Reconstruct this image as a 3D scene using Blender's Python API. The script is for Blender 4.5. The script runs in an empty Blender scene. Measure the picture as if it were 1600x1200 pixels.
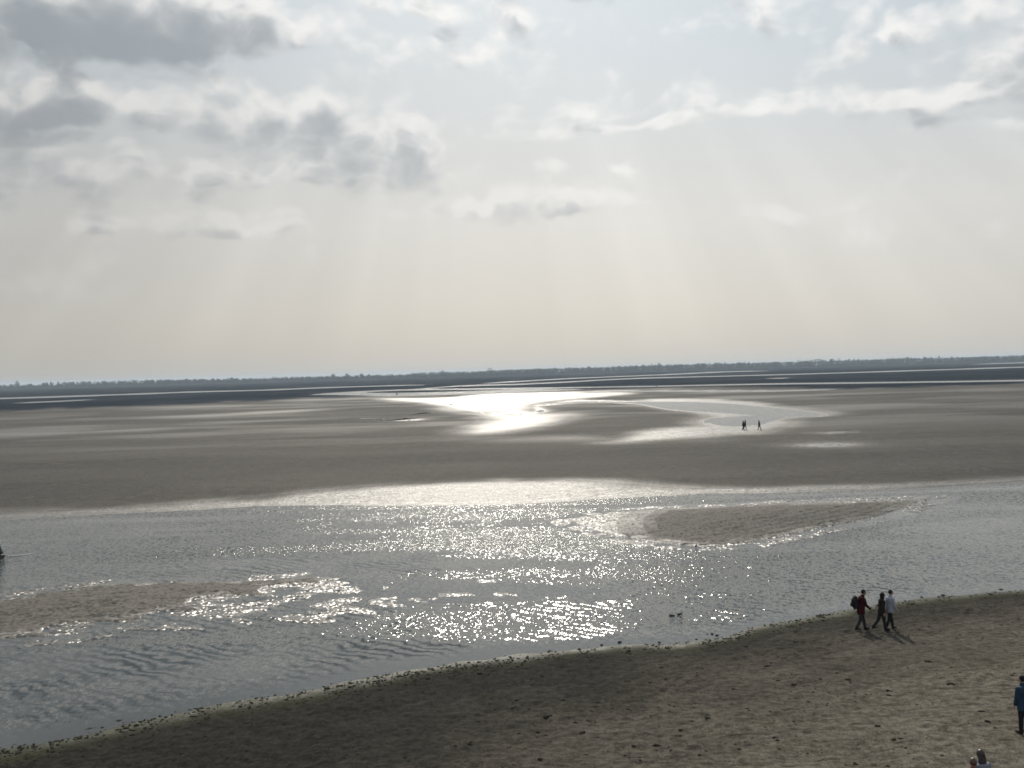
import bpy, bmesh, math, random
import numpy as np
from mathutils import Vector, Matrix

# ------------------------------------------------------------------ camera
scene = bpy.context.scene
C = scene.collection
F = 1600.0                       # focal length in pixels of the 1600x1200 photograph
H = 12.1                         # the rampart the photographer stands on
PITCH = math.atan(20.0 / F)
ROLL = math.radians(1.575)
fwd = Vector((0, math.cos(PITCH), -math.sin(PITCH)))
up0 = Vector((0, math.sin(PITCH), math.cos(PITCH)))
X0 = Vector((1, 0, 0))
cright = X0 * math.cos(ROLL) - up0 * math.sin(ROLL)
cup = X0 * math.sin(ROLL) + up0 * math.cos(ROLL)
cam_data = bpy.data.cameras.new('camera')
cam = bpy.data.objects.new('camera', cam_data)
C.objects.link(cam)
m = Matrix((cright, cup, -fwd)).transposed().to_4x4()
m.translation = Vector((0, 0, H))
cam.matrix_world = m
cam_data.sensor_width = 36
cam_data.lens = 36.0 * F / 1600.0
cam_data.clip_start = 0.5
cam_data.clip_end = 40000
scene.camera = cam

def pray(px, py):
    return fwd + cright * ((px - 800) / F) + cup * ((600 - py) / F)

def flat(px, py, z=0.0):
    d = pray(px, py)
    k = (z - H) / d.z
    return (d.x * k, d.y * k)

# ------------------------------------------------------------------ render / exposure
vs = scene.view_settings
vs.view_transform = 'Standard'
vs.look = 'None'
vs.exposure = 0.0
vs.gamma = 1.0
cy = scene.cycles
cy.max_bounces = 3
cy.diffuse_bounces = 2
cy.glossy_bounces = 2
cy.transparent_max_bounces = 8
cy.volume_bounces = 0
cy.use_adaptive_sampling = True
cy.adaptive_threshold = .012
cy.adaptive_min_samples = 12
cy.use_denoising = True
cy.denoiser = 'OPENIMAGEDENOISE'
cy.denoising_input_passes = 'RGB_ALBEDO_NORMAL'
cy.denoising_prefilter = 'ACCURATE'
cy.sample_clamp_direct = 40.0
cy.sample_clamp_indirect = 6.0
cy.pixel_filter_type = 'BLACKMAN_HARRIS'
cy.filter_width = 1.7

# ------------------------------------------------------------------ node helper
class NT:
    def __init__(self, tree):
        self.t = tree
        self.n = tree.nodes
        self.l = tree.links
    def node(self, kind, **kw):
        nd = self.n.new(kind)
        for k, v in kw.items():
            setattr(nd, k, v)
        return nd
    def put(self, sock, v):
        if isinstance(v, bpy.types.NodeSocket):
            self.l.new(v, sock)
        elif v is not None:
            try:
                sock.default_value = v
            except Exception:
                if isinstance(v, (tuple, list)) and len(v) == 3:
                    sock.default_value = (*v, 1)
                else:
                    sock.default_value = (v, v, v)
    def math(self, op, a, b=None, c=None, clamp=False):
        nd = self.node('ShaderNodeMath', operation=op, use_clamp=clamp)
        for i, v in enumerate((a, b, c)):
            if v is not None:
                self.put(nd.inputs[i], v)
        return nd.outputs[0]
    def vmath(self, op, a, b=None, out=0):
        nd = self.node('ShaderNodeVectorMath', operation=op)
        self.put(nd.inputs[0], a)
        if b is not None:
            if op == 'SCALE':
                self.put(nd.inputs[3], b)
            else:
                self.put(nd.inputs[1], b)
        return nd.outputs[out]
    def ss(self, v, a, b):            # smoothstep
        nd = self.node('ShaderNodeMapRange', interpolation_type='SMOOTHSTEP')
        self.put(nd.inputs['Value'], v)
        self.put(nd.inputs['From Min'], a)
        self.put(nd.inputs['From Max'], b)
        return nd.outputs[0]
    def lin(self, v, a, b, c, d):
        nd = self.node('ShaderNodeMapRange')
        self.put(nd.inputs['Value'], v)
        for k, q in zip(('From Min', 'From Max', 'To Min', 'To Max'), (a, b, c, d)):
            self.put(nd.inputs[k], q)
        return nd.outputs[0]
    def mix(self, f, a, b):
        nd = self.node('ShaderNodeMix', data_type='RGBA')
        self.put(nd.inputs[0], f)
        self.put(nd.inputs[6], (*a, 1) if isinstance(a, tuple) and len(a) == 3 else a)
        self.put(nd.inputs[7], (*b, 1) if isinstance(b, tuple) and len(b) == 3 else b)
        return nd.outputs[2]
    def mixf(self, f, a, b):
        nd = self.node('ShaderNodeMix', data_type='FLOAT')
        self.put(nd.inputs[0], f)
        self.put(nd.inputs[2], a)
        self.put(nd.inputs[3], b)
        return nd.outputs[0]
    def noise(self, vec, scale, detail=3, rough=0.5, out='Fac', dist=0.0):
        nd = self.node('ShaderNodeTexNoise')
        self.put(nd.inputs['Vector'], vec)
        self.put(nd.inputs['Scale'], scale)
        nd.inputs['Detail'].default_value = detail
        nd.inputs['Roughness'].default_value = rough
        nd.inputs['Distortion'].default_value = dist
        return nd.outputs[out]
    def sep(self, v):
        nd = self.node('ShaderNodeSeparateXYZ')
        self.put(nd.inputs[0], v)
        return nd.outputs
    def comb(self, x, y, z):
        nd = self.node('ShaderNodeCombineXYZ')
        for i, v in enumerate((x, y, z)):
            self.put(nd.inputs[i], v)
        return nd.outputs[0]
    def attr(self, name):
        return self.node('ShaderNodeAttribute', attribute_name=name).outputs['Fac']

# ------------------------------------------------------------------ sky and sun
SUN_EL = math.radians(36)
sd_ = pray(757, 580)
SUN_AZ = math.atan2(sd_.x, sd_.y)            # measured from +Y towards +X
SUN_DIR = Vector((math.sin(SUN_AZ) * math.cos(SUN_EL), math.cos(SUN_AZ) * math.cos(SUN_EL), math.sin(SUN_EL)))
SKY_STRENGTH = 0.1

world = bpy.data.worlds.new('World')
scene.world = world
world.use_nodes = True
wt = NT(world.node_tree)
wt.n.clear()
sky = wt.node('ShaderNodeTexSky', sky_type='NISHITA')
sky.sun_disc = False
sky.sun_elevation = SUN_EL
sky.sun_rotation = SUN_AZ
sky.air_density = 1.0
sky.dust_density = 2.5
dirv = wt.vmath('NORMALIZE', wt.node('ShaderNodeTexCoord').outputs['Generated'])
dx, dy, dz = wt.sep(dirv)

def pdir(px, py):
    return pray(px, py).normalized()

# the clouds: hand-placed heaps (direction, half-width, half-height, weight) roughened by noise
HEAPS = [
    # the big bright heap left of the middle, and its grey underside
    (440, 195, 195, 60, .80), (560, 222, 160, 66, .80), (640, 255, 90, 50, .74), (330, 185, 90, 40, .5), (520, 268, 170, 28, .86), (300, 262, 80, 34, .66), (315, 280, 75, 18, .84),
    # the dark mass top left
    (50, 158, 150, 44, 1.05), (190, 28, 280, 58, 1.1), (60, 95, 120, 40, .62), (270, 110, 110, 75, .56), (350, 75, 45, 40, .55), (250, 175, 80, 40, .72), (110, 225, 90, 24, .58), (-140, 200, 160, 130, .95), (100, 265, 200, 24, .7),
    # top right
    (1330, 20, 55, 36, .6), (1450, 35, 110, 45, .6), (1580, 70, 130, 75, .58), (1330, 95, 60, 60, .5),
    # long thin bands right of the middle
    (960, 165, 260, 30, .55), (1180, 165, 210, 30, .60), (1040, 192, 260, 16, .78), (1450, 160, 180, 26, .74), (1560, 195, 160, 20, .6),
    # small low heaps in the haze
    (165, 352, 62, 26, .85), (330, 345, 120, 26, .68), (360, 365, 130, 16, .86), (790, 318, 140, 32, .78), (860, 322, 120, 20, .9), (968, 266, 24, 16, .62), (850, 265, 60, 16, .5),
    (1215, 335, 55, 26, .66), (1300, 315, 70, 22, .48), (700, 12, 130, 34, .60), (820, 20, 60, 26, .6), (950, -50, 240, 40, .75), (770, 118, 60, 22, .5),
]
def cloud_group(wd, fd):
    grp = bpy.data.node_groups.new('cloud_density', 'ShaderNodeTree')
    grp.interface.new_socket('Direction', in_out='INPUT', socket_type='NodeSocketVector')
    grp.interface.new_socket('Density', in_out='OUTPUT', socket_type='NodeSocketFloat')
    gt = NT(grp)
    gi = gt.node('NodeGroupInput')
    go = gt.node('NodeGroupOutput')
    gd = gi.outputs[0]
    warp = gt.vmath('SUBTRACT', gt.noise(gt.vmath('MULTIPLY', gd, (1, 1, 1.4)), 9.0, wd, .66, out='Color'), (.5, .5, .5))
    gw = gt.vmath('ADD', gd, gt.vmath('MULTIPLY', warp, (.11, .03, .060)))
    total = None
    for (px, py, rx, ry, w) in HEAPS:
        c = pdir(px, py)
        sc_ = (.9 * F / rx, 1.4, .9 * F / ry)
        nd = gt.node('ShaderNodeVectorMath', operation='MULTIPLY_ADD')
        gt.put(nd.inputs[0], gw)
        nd.inputs[1].default_value = sc_
        nd.inputs[2].default_value = [-c[i_] * sc_[i_] for i_ in range(3)]
        g = gt.math('POWER', .36788, gt.vmath('DOT_PRODUCT', nd.outputs[0], nd.outputs[0], 1))
        g = gt.math('MULTIPLY', g, w)
        total = g if total is None else gt.math('SMOOTH_MAX', total, g, .12)
    wide = gt.math('MULTIPLY', gt.ss(gt.noise(gt.vmath('MULTIPLY', gw, (1, 1, 2.2)), 2.3, 2, .5), .42, .75), .62)
    total = gt.math('MAXIMUM', total, wide)
    fb = gt.noise(gt.vmath('ADD', gt.vmath('MULTIPLY', gw, (1, 1, 1.8)), (3.1, 1.7, .4)), 17.0, fd, .6)
    vo = gt.node('ShaderNodeTexVoronoi', voronoi_dimensions='3D', feature='F1')
    gt.put(vo.inputs['Vector'], gt.vmath('ADD', gd, gt.vmath('SCALE', warp, .045)))
    vo.inputs['Scale'].default_value = 24.0
    vo.inputs['Detail'].default_value = 1.0
    vo.inputs['Roughness'].default_value = .5
    vo.inputs['Lacunarity'].default_value = 2.3
    v = gt.math('ADD', total, gt.math('MULTIPLY', gt.math('SUBTRACT', fb, .5), .8))
    v = gt.math('ADD', v, gt.math('MULTIPLY', gt.math('SUBTRACT', .42, vo.outputs['Distance']), .38))
    gt.l.new(v, go.inputs[0])
    return grp

FINE = cloud_group(3, 4)

def cloud(vec, grp):
    nd = wt.node('ShaderNodeGroup')
    nd.node_tree = grp
    wt.put(nd.inputs[0], vec)
    return nd.outputs[0]

vraw = cloud(dirv, FINE)
dens = wt.ss(vraw, .15, .58)
dens_up = wt.ss(cloud(wt.vmath('ADD', dirv, (-.004, 0, .016)), FINE), .24, 1.02)
# thin bright veil over the blue, warmer and greyer towards the horizon
ramp = wt.node('ShaderNodeValToRGB')
cr = ramp.color_ramp
stops = [(0.0, (.53, .518, .485)), (.06, (.575, .563, .53)), (.14, (.60, .594, .57)), (.21, (.535, .555, .555)),
         (.29, (.48, .53, .56)), (.36, (.45, .515, .56)), (1.0, (.38, .45, .53))]
while len(cr.elements) < len(stops):
    cr.elements.new(.5)
for e, (p, col) in zip(cr.elements, stops):
    e.position = p
    e.color = (*col, 1)
wt.put(ramp.inputs[0], wt.math('MAXIMUM', dz, 0.0))
veil = wt.vmath('SCALE', ramp.outputs[0], 1.0 / SKY_STRENGTH)
base = wt.mix(.92, sky.outputs[0], veil)
# bright air round the veiled sun
ca = wt.vmath('DOT_PRODUCT', dirv, tuple(SUN_DIR), 1)
ang = wt.math('ARCCOSINE', wt.math('MINIMUM', ca, 1.0))
aur = wt.math('EXPONENT', wt.math('MULTIPLY', wt.math('POWER', wt.math('DIVIDE', ang, .62), 2.0), -1.0))
# faint shafts of light fanning out below the sun
fan = wt.math('DIVIDE', wt.math('SUBTRACT', dx, SUN_DIR.x), wt.math('MAXIMUM', wt.math('SUBTRACT', SUN_DIR.z, dz), .05))
shaft = wt.noise(wt.comb(fan, 0, 0), 5.0, 3, .5)
shaft = wt.math('MULTIPLY', wt.math('SUBTRACT', shaft, .5), wt.math('MULTIPLY', wt.ss(dz, -.02, .06), wt.math('SUBTRACT', 1.0, wt.ss(dz, .15, .32))))
shaft = wt.math('MULTIPLY', shaft, wt.ss(dy, 0.2, .7))
gain = wt.math('ADD', wt.math('ADD', .98, wt.math('MULTIPLY', aur, .36)), wt.math('MULTIPLY', shaft, .33))
lq = wt.vmath('MULTIPLY', wt.vmath('SUBTRACT', dirv, tuple(pdir(-150, 330))), (F / 620, 1.5, F / 420))
gain = wt.math('MULTIPLY', gain, wt.math('SUBTRACT', 1.0, wt.math('MULTIPLY', wt.math('POWER', .36788, wt.vmath('DOT_PRODUCT', lq, lq, 1)), .27)))   # a broad grey veil over the left
# clouds: lit where little cloud lies between them and the light above
lit = wt.math('EXPONENT', wt.math('MULTIPLY', dens_up, -3.0))
k = 1.0 / SKY_STRENGTH
ccol = wt.mix(lit, (.30 * k, .335 * k, .365 * k), (.80 * k, .79 * k, .77 * k))
fade = wt.math('ADD', wt.math('MULTIPLY', wt.ss(dz, .05, .32), .62), .30)
alpha = wt.math('MULTIPLY', dens, wt.math('MULTIPLY', fade, wt.ss(dz, .02, .12)))
skycol = wt.mix(alpha, base, ccol)
skycol = wt.vmath('SCALE', skycol, gain)
bg = wt.node('ShaderNodeBackground')
wt.put(bg.inputs['Color'], skycol)
bg.inputs['Strength'].default_value = SKY_STRENGTH
wt.l.new(bg.outputs[0], wt.node('ShaderNodeOutputWorld').inputs[0])

world.cycles.sampling_method = 'NONE'
sun_data = bpy.data.lights.new('sun', 'SUN')
sun_data.energy = 3.4
sun_data.angle = math.radians(.55)
sun_data.color = (1.0, .93, .82)
sun = bpy.data.objects.new('sun', sun_data)
C.objects.link(sun)
sun.rotation_euler = (-SUN_DIR).to_track_quat('-Z', 'Y').to_euler()

# ------------------------------------------------------------------ numpy noise and shapes
def _hash(ix, iy, seed):
    n = (ix.astype(np.int64) * 374761393 + iy.astype(np.int64) * 668265263 + seed * 982451653) & 0xffffffff
    n = ((n ^ (n >> 13)) * 1274126177) & 0xffffffff
    n = n ^ (n >> 16)
    return (n & 0xffff).astype(np.float64) / 65535.0

def vnoise(x, y, seed=0):
    ix = np.floor(x); iy = np.floor(y)
    fx = x - ix; fy = y - iy
    fx = fx * fx * (3 - 2 * fx); fy = fy * fy * (3 - 2 * fy)
    a = _hash(ix, iy, seed); b = _hash(ix + 1, iy, seed)
    c = _hash(ix, iy + 1, seed); d = _hash(ix + 1, iy + 1, seed)
    return (a + (b - a) * fx) * (1 - fy) + (c + (d - c) * fx) * fy

def fbm(x, y, octv=4, seed=0, gain=.5):
    s = 0; a = 1; t = 0
    for o in range(octv):
        s = s + a * vnoise(x * 2 ** o + 17.3 * o, y * 2 ** o - 9.1 * o, seed + o)
        t += a
        a *= gain
    return s / t

def sstep(x, a, b):
    q = np.clip((x - a) / (b - a), 0, 1)
    return q * q * (3 - 2 * q)

def smooth_loop(pts, n=4):
    out = []
    L = len(pts)
    for i in range(L):
        p0, p1, p2, p3 = (pts[(i + j - 1) % L] for j in range(4))
        for q in range(n):
            t = q / n
            out.append(tuple(.5 * (2 * p1[k] + (p2[k] - p0[k]) * t + (2 * p0[k] - 5 * p1[k] + 4 * p2[k] - p3[k]) * t * t
                                   + (3 * p1[k] - p0[k] - 3 * p2[k] + p3[k]) * t ** 3) for k in (0, 1)))
    return out

class Shape:
    """closed outline on the flats, in metres"""
    def __init__(self, pts, n=4, far=80.0):
        w = np.array([flat(*p) for p in smooth_loop(pts, n)])
        self.w = w
        self.far = far
        d = np.mean(w[:, 1])
        self.d = d
        self.mx = far
        self.lo = w.min(0) - self.mx
        self.hi = w.max(0) + self.mx
    def sd(self, X, Y):                    # signed distance, negative inside
        out = np.full(X.shape, self.far)
        sel = (X > self.lo[0]) & (X < self.hi[0]) & (Y > self.lo[1]) & (Y < self.hi[1])
        if not sel.any():
            return out
        x = X[sel]; y = Y[sel]
        best = np.full(x.shape, 1e12)
        ins = np.zeros(x.shape, bool)
        w = self.w
        for i in range(len(w)):
            ax, ay = w[i - 1]; bx, by = w[i]
            ex, ey = bx - ax, by - ay
            L2 = ex * ex + ey * ey + 1e-9
            t = np.clip(((x - ax) * ex + (y - ay) * ey) / L2, 0, 1)
            ddx = x - ax - t * ex; ddy = y - ay - t * ey
            best = np.minimum(best, ddx * ddx + ddy * ddy)
            if ay != by:
                ins ^= ((ay > y) != (by > y)) & (x < ex * (y - ay) / (by - ay) + ax)
        r = np.sqrt(best)
        out[sel] = np.where(ins, -r, np.minimum(r, self.far))
        return out

def streak(pts):
    """thin sheet of water: (x, y, thickness) along its length"""
    top = [(x, y - w / 2) for x, y, w in pts]
    bot = [(x, y + w / 2) for x, y, w in reversed(pts)]
    return top + bot

# ------------------------------------------------------------------ the tidal flats, outlined on the ground
SHORE = [(-260, 1230), (-120, 1196), (0, 1168), (60, 1158), (100, 1149), (200, 1128), (300, 1110), (400, 1092), (500, 1075), (600, 1058), (700, 1043),
         (800, 1029), (900, 1016), (1000, 1007), (1060, 1003), (1120, 996), (1200, 976), (1300, 957), (1345, 949), (1400, 941), (1500, 929),
         (1600, 918), (1750, 902), (1900, 890)]
FARBANK = [(-300, 826), (0, 813), (100, 808), (200, 802), (300, 797), (400, 792), (500, 790), (600, 790), (700, 790), (800, 788), (900, 783),
           (1000, 776), (1100, 772), (1200, 770), (1300, 768), (1400, 765), (1500, 760), (1600, 753), (1900, 735)]
MUDLINE = [(-300, 654), (0, 644), (150, 638), (300, 632), (500, 623), (700, 614), (900, 610), (1100, 606), (1200, 607), (1305, 609),
           (1600, 601), (1900, 592)]

def st_curve(pts):
    w = np.array([flat(*p) for p in pts])
    s = w[:, 0] / w[:, 1]
    o = np.argsort(s)
    return s[o], (H / w[:, 1])[o]

shore_s, shore_t = st_curve(SHORE)
bank_s, bank_t = st_curve(FARBANK)
mud_s, mud_t = st_curve(MUDLINE)

BARS = [
    Shape([(878, 816), (905, 806), (950, 800), (1000, 795), (1100, 790), (1200, 785), (1300, 781), (1400, 778), (1450, 777), (1482, 777),
           (1440, 790), (1400, 805), (1350, 817), (1300, 827), (1250, 838), (1200, 848), (1150, 854), (1100, 856), (1050, 854),
           (1000, 848), (960, 840), (915, 829)], 3, 40),
    Shape([(-260, 962), (0, 932), (78, 921), (194, 908), (310, 905), (426, 902), (523, 898), (601, 904), (560, 909), (523, 910), (581, 918),
           (543, 922), (465, 917), (430, 921), (473, 930), (539, 937), (465, 941), (368, 936), (318, 939), (341, 947), (403, 952),
           (349, 960), (262, 961), (262, 964), (360, 973), (330, 977), (194, 978), (108, 980), (104, 984), (143, 993), (78, 1000), (0, 1006), (-260, 1030)], 3, 40),
    Shape([(446, 955), (484, 949), (523, 952), (561, 961), (504, 967), (457, 963)], 3, 20),
    Shape([(604, 938), (680, 933), (782, 932), (700, 937), (620, 941)], 3, 12),
    Shape([(690, 911), (730, 909), (764, 913), (720, 914)], 3, 12),
    Shape([(1410, 830), (1450, 822), (1520, 816), (1580, 812), (1540, 824), (1470, 834)], 3, 14),
]
BAR_TOP = [.34, .26, .10, .05, .04, -.03]

POOLS = [
    Shape(streak([(706, 631, .6), (704, 634, 1.0), (725, 638.5, 1.3), (756, 644, 1.3), (790, 647.5, 1.2), (812, 648, 1.2), (834, 645.5, 1.2), (846, 642, 1.2), (838, 637, .7)]), 3, 60),
    Shape([(990, 628), (1080, 628), (1150, 632), (1215, 638), (1284, 646), (1275, 651), (1225, 652), (1195, 660), (1170, 666), (1120, 665),
           (1105, 660), (1120, 653), (1170, 649), (1120, 645), (1060, 641), (1020, 634)], 4, 60),
    Shape(streak([(484, 617.5, .6), (515, 615.5, 3.0), (560, 615.5, 5.0), (600, 616.5, 5), (680, 615, 5), (800, 611, 4), (900, 608.5, 1.5)]), 3, 60),
    Shape(streak([(540, 613, 1.5), (600, 610.5, 2), (650, 609, 2), (800, 607, 2.5), (925, 605, 1.6), (1050, 603, 1.8), (1200, 600, 2.2), (1400, 597.5, 2.2), (1600, 594.5, 2.4), (1800, 590, 2.4)]), 2, 60),
    Shape(streak([(-250, 630, 2.2), (0, 622.5, 2.4), (150, 618, 2.2), (300, 612.5, 2), (400, 610, 1.8), (500, 606, 1.7), (580, 603.5, 1.6), (665, 601.5, .8)]), 2, 60),
    Shape(streak([(20, 630, .8), (80, 627.5, 2.0), (142, 624.5, .8)]), 2, 60),
    Shape(streak([(905, 613.5, .8), (960, 612, 2.0), (1025, 611, 2), (1200, 611, 2), (1308, 608, .9)]), 2, 60),
    Shape(streak([(650, 608, .7), (720, 603, 1.5), (800, 601, 1.8), (900, 596, 1.6), (1000, 591, 1.5), (1200, 586, 1.5), (1400, 580, 1.5), (1600, 573.5, 1.6), (1750, 569, 1.5)]), 2, 60),
    Shape(streak([(760, 599, .7), (800, 596.5, 1.5), (900, 591, 1.4), (1000, 587, 1.3), (1080, 583.5, 1.7), (1130, 581, 1.8), (1200, 579.6, .7)]), 2, 60),
    Shape(streak([(1200, 591.5, .8), (1216, 591, 1.6), (1235, 590.5, .8)]), 2, 60),
    Shape(streak([(1520, 569.5, .8), (1600, 566.5, 1.4), (1750, 561.5, 1.4)]), 2, 60),
    Shape(streak([(1270, 696, .8), (1292, 695.5, 3.2), (1314, 695, .8)]), 3, 40),
    Shape(streak([(838, 634, 1.0), (870, 630.5, 1.6), (906, 628, 1.8), (962, 628.3, 1.8), (1008, 630, 2.2)]), 3, 60),
    Shape(streak([(628, 657, .5), (644, 656.3, 1.8), (652, 655.3, .5)]), 3, 30),
]
SHEEN = [
    # (outline, softness in metres, strength): sand still running with water
    (Shape([(590, 625), (700, 622), (775, 616), (925, 612), (990, 616), (906, 624), (852, 630), (838, 638), (850, 645), (812, 650), (756, 646), (704, 638), (681, 634)], 4, 80), 8, .86),
    (Shape([(690, 638), (760, 646), (840, 646), (872, 646), (897, 654), (869, 664), (831, 673), (775, 681), (730, 683), (689, 681), (719, 672), (749, 661), (737, 651)], 4, 80), 8, .70),
    (Shape([(1000, 630), (1060, 642), (1100, 648), (1105, 664), (1040, 672), (985, 680), (935, 694), (1010, 694), (1080, 687), (1125, 681), (1190, 679), (1225, 670), (1250, 656),
            (1290, 649), (1290, 643), (1215, 634), (1150, 628), (1080, 624), (1000, 625)], 4, 60), 7, .86),
    (Shape(streak([(832, 636, 1.5), (870, 630.5, 4), (906, 627.5, 4), (962, 628, 4), (1008, 630, 4)]), 3, 60), 3, .8),
    (Shape(streak([(1262, 679, .8), (1295, 679, 3), (1332, 678, .8)]), 3, 40), 2, .6),
    (Shape([(-300, 808), (0, 801), (200, 793), (400, 778), (500, 769), (600, 761), (700, 756), (800, 754), (880, 753.5), (960, 757), (1060, 763), (1200, 764), (1400, 761), (1600, 750), (1900, 732), (1900, 760), (1600, 775), (900, 800),
            (0, 830), (-300, 840)], 3, 40), 3.2, .60),
    (Shape(streak([(240, 629, .8), (400, 627, 4), (560, 624, 3), (640, 622, .8)]), 3, 60), 25, .38),
    (Shape(streak([(150, 640, 1), (300, 637, 4), (450, 634, 3), (560, 634, 1)]), 3, 60), 14, .36),
    (Shape(streak([(150, 656, 1), (300, 652, 5), (420, 646, 6), (520, 640, 2)]), 3, 60), 10, .42),
    (Shape(streak([(-200, 684, 3), (0, 682, 10), (120, 678, 7), (300, 671, 3), (430, 668, 1)]), 3, 60), 10, .5),
    (Shape(streak([(400, 676, 1), (500, 674, 4), (545, 678, 1)]), 3, 60), 6, .3),
    (Shape(streak([(820, 690, 1), (900, 688, 8), (1000, 690, 6), (1080, 690, 2)]), 3, 60), 10, .35),
    (Shape(streak([(1560, 630, 1), (1585, 631, 2), (1640, 631, 1)]), 3, 60), 6, .5),
    (Shape([(870, 822), (880, 806), (960, 796), (1010, 797), (985, 815), (990, 835), (1020, 850), (960, 845)], 3, 30), 4, .62),
    (Shape([(1180, 850), (1300, 822), (1380, 806), (1450, 786), (1500, 776), (1460, 800), (1380, 820), (1250, 845)], 3, 30), 2.5, .5),
]
DAMPDARK = [
    (Shape(streak([(830, 641, 1), (900, 643, 10), (1000, 645, 7), (1080, 648, 1)]), 3, 60), 8, .75),
    (Shape(streak([(1000, 762, 2), (1150, 752, 9), (1350, 745, 10), (1600, 737, 8), (1800, 730, 6)]), 3, 40), 5, .6),
    (Shape(streak([(1000, 826, 8), (1100, 826, 24), (1250, 814, 18), (1350, 803, 8)]), 3, 30), 5, 1.0),
    (Shape(streak([(0, 672, 1), (150, 668, 5), (300, 663, 3), (420, 657, 1)]), 3, 60), 12, .45),
    (Shape(streak([(200, 647, 1), (350, 645, 4), (560, 640, 1)]), 3, 60), 14, .4),
]
DAMPDARK.append((Shape(streak([(-250, 778, 10), (0, 765, 40), (300, 745, 46), (600, 726, 34), (900, 722, 40), (1250, 722, 36), (1600, 714, 34), (1850, 706, 20)]), 3, 60), 12, .48))
DRY = Shape([(860, 1230), (1000, 1160), (1100, 1118), (1220, 1075), (1350, 1040), (1450, 1018), (1600, 990), (1900, 950), (2200, 1000), (2600, 1500), (1900, 1900), (700, 1500)], 3, 60)

TRAILS = [[(1335, 990), (1150, 1040), (950, 1086), (700, 1142)], [(1380, 990), (1200, 1050), (1000, 1105), (800, 1160)], [(960, 1200), (1150, 1150), (1330, 1118), (1600, 1074)],
          [(1330, 1205), (1450, 1175), (1592, 1152)], [(1420, 985), (1520, 962), (1640, 945)]]
_rf = random.Random(8)
PRINTS = []
for tr in TRAILS:
    pts = [flat(*p) for p in tr]
    k_ = 0
    for (ax, ay), (bx, by) in zip(pts[:-1], pts[1:]):
        Ls = math.hypot(bx - ax, by - ay)
        ux, uy = (bx - ax) / Ls, (by - ay) / Ls
        q_ = 0.0
        while q_ < Ls:
            side_ = .13 if k_ % 2 else -.13
            PRINTS.append((ax + ux * q_ - uy * side_ + _rf.gauss(0, .06), ay + uy * q_ + ux * side_ + _rf.gauss(0, .06), ux, uy, _rf.uniform(.7, 1.2)))
            q_ += _rf.uniform(.55, .8)
            k_ += 1

def tread(X, Y):
    """dents of feet in the soft sand, with a raised rim"""
    out = np.zeros_like(X)
    near_ = np.where((Y < 62) & (Y > 20))[0]
    xs, ys = X[near_], Y[near_]
    acc = np.zeros_like(xs)
    o_ = np.argsort(ys)
    yo = ys[o_]
    for (px, py, ux, uy, w) in PRINTS:
        a_, b_ = np.searchsorted(yo, (py - .5, py + .5))
        ii = o_[a_:b_]
        ex = xs[ii] - px
        m_ = np.abs(ex) < .5
        ii = ii[m_]
        ex = ex[m_]
        ey = ys[ii] - py
        l_ = (ex * ux + ey * uy) / .20
        t_ = (-ex * uy + ey * ux) / .11
        r2 = l_ * l_ + t_ * t_
        acc[ii] += w * (-.055 * np.exp(-r2) + .022 * np.exp(-(np.sqrt(r2) - 1.6) ** 2 / .12))
    out[near_] = acc
    return out

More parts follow.
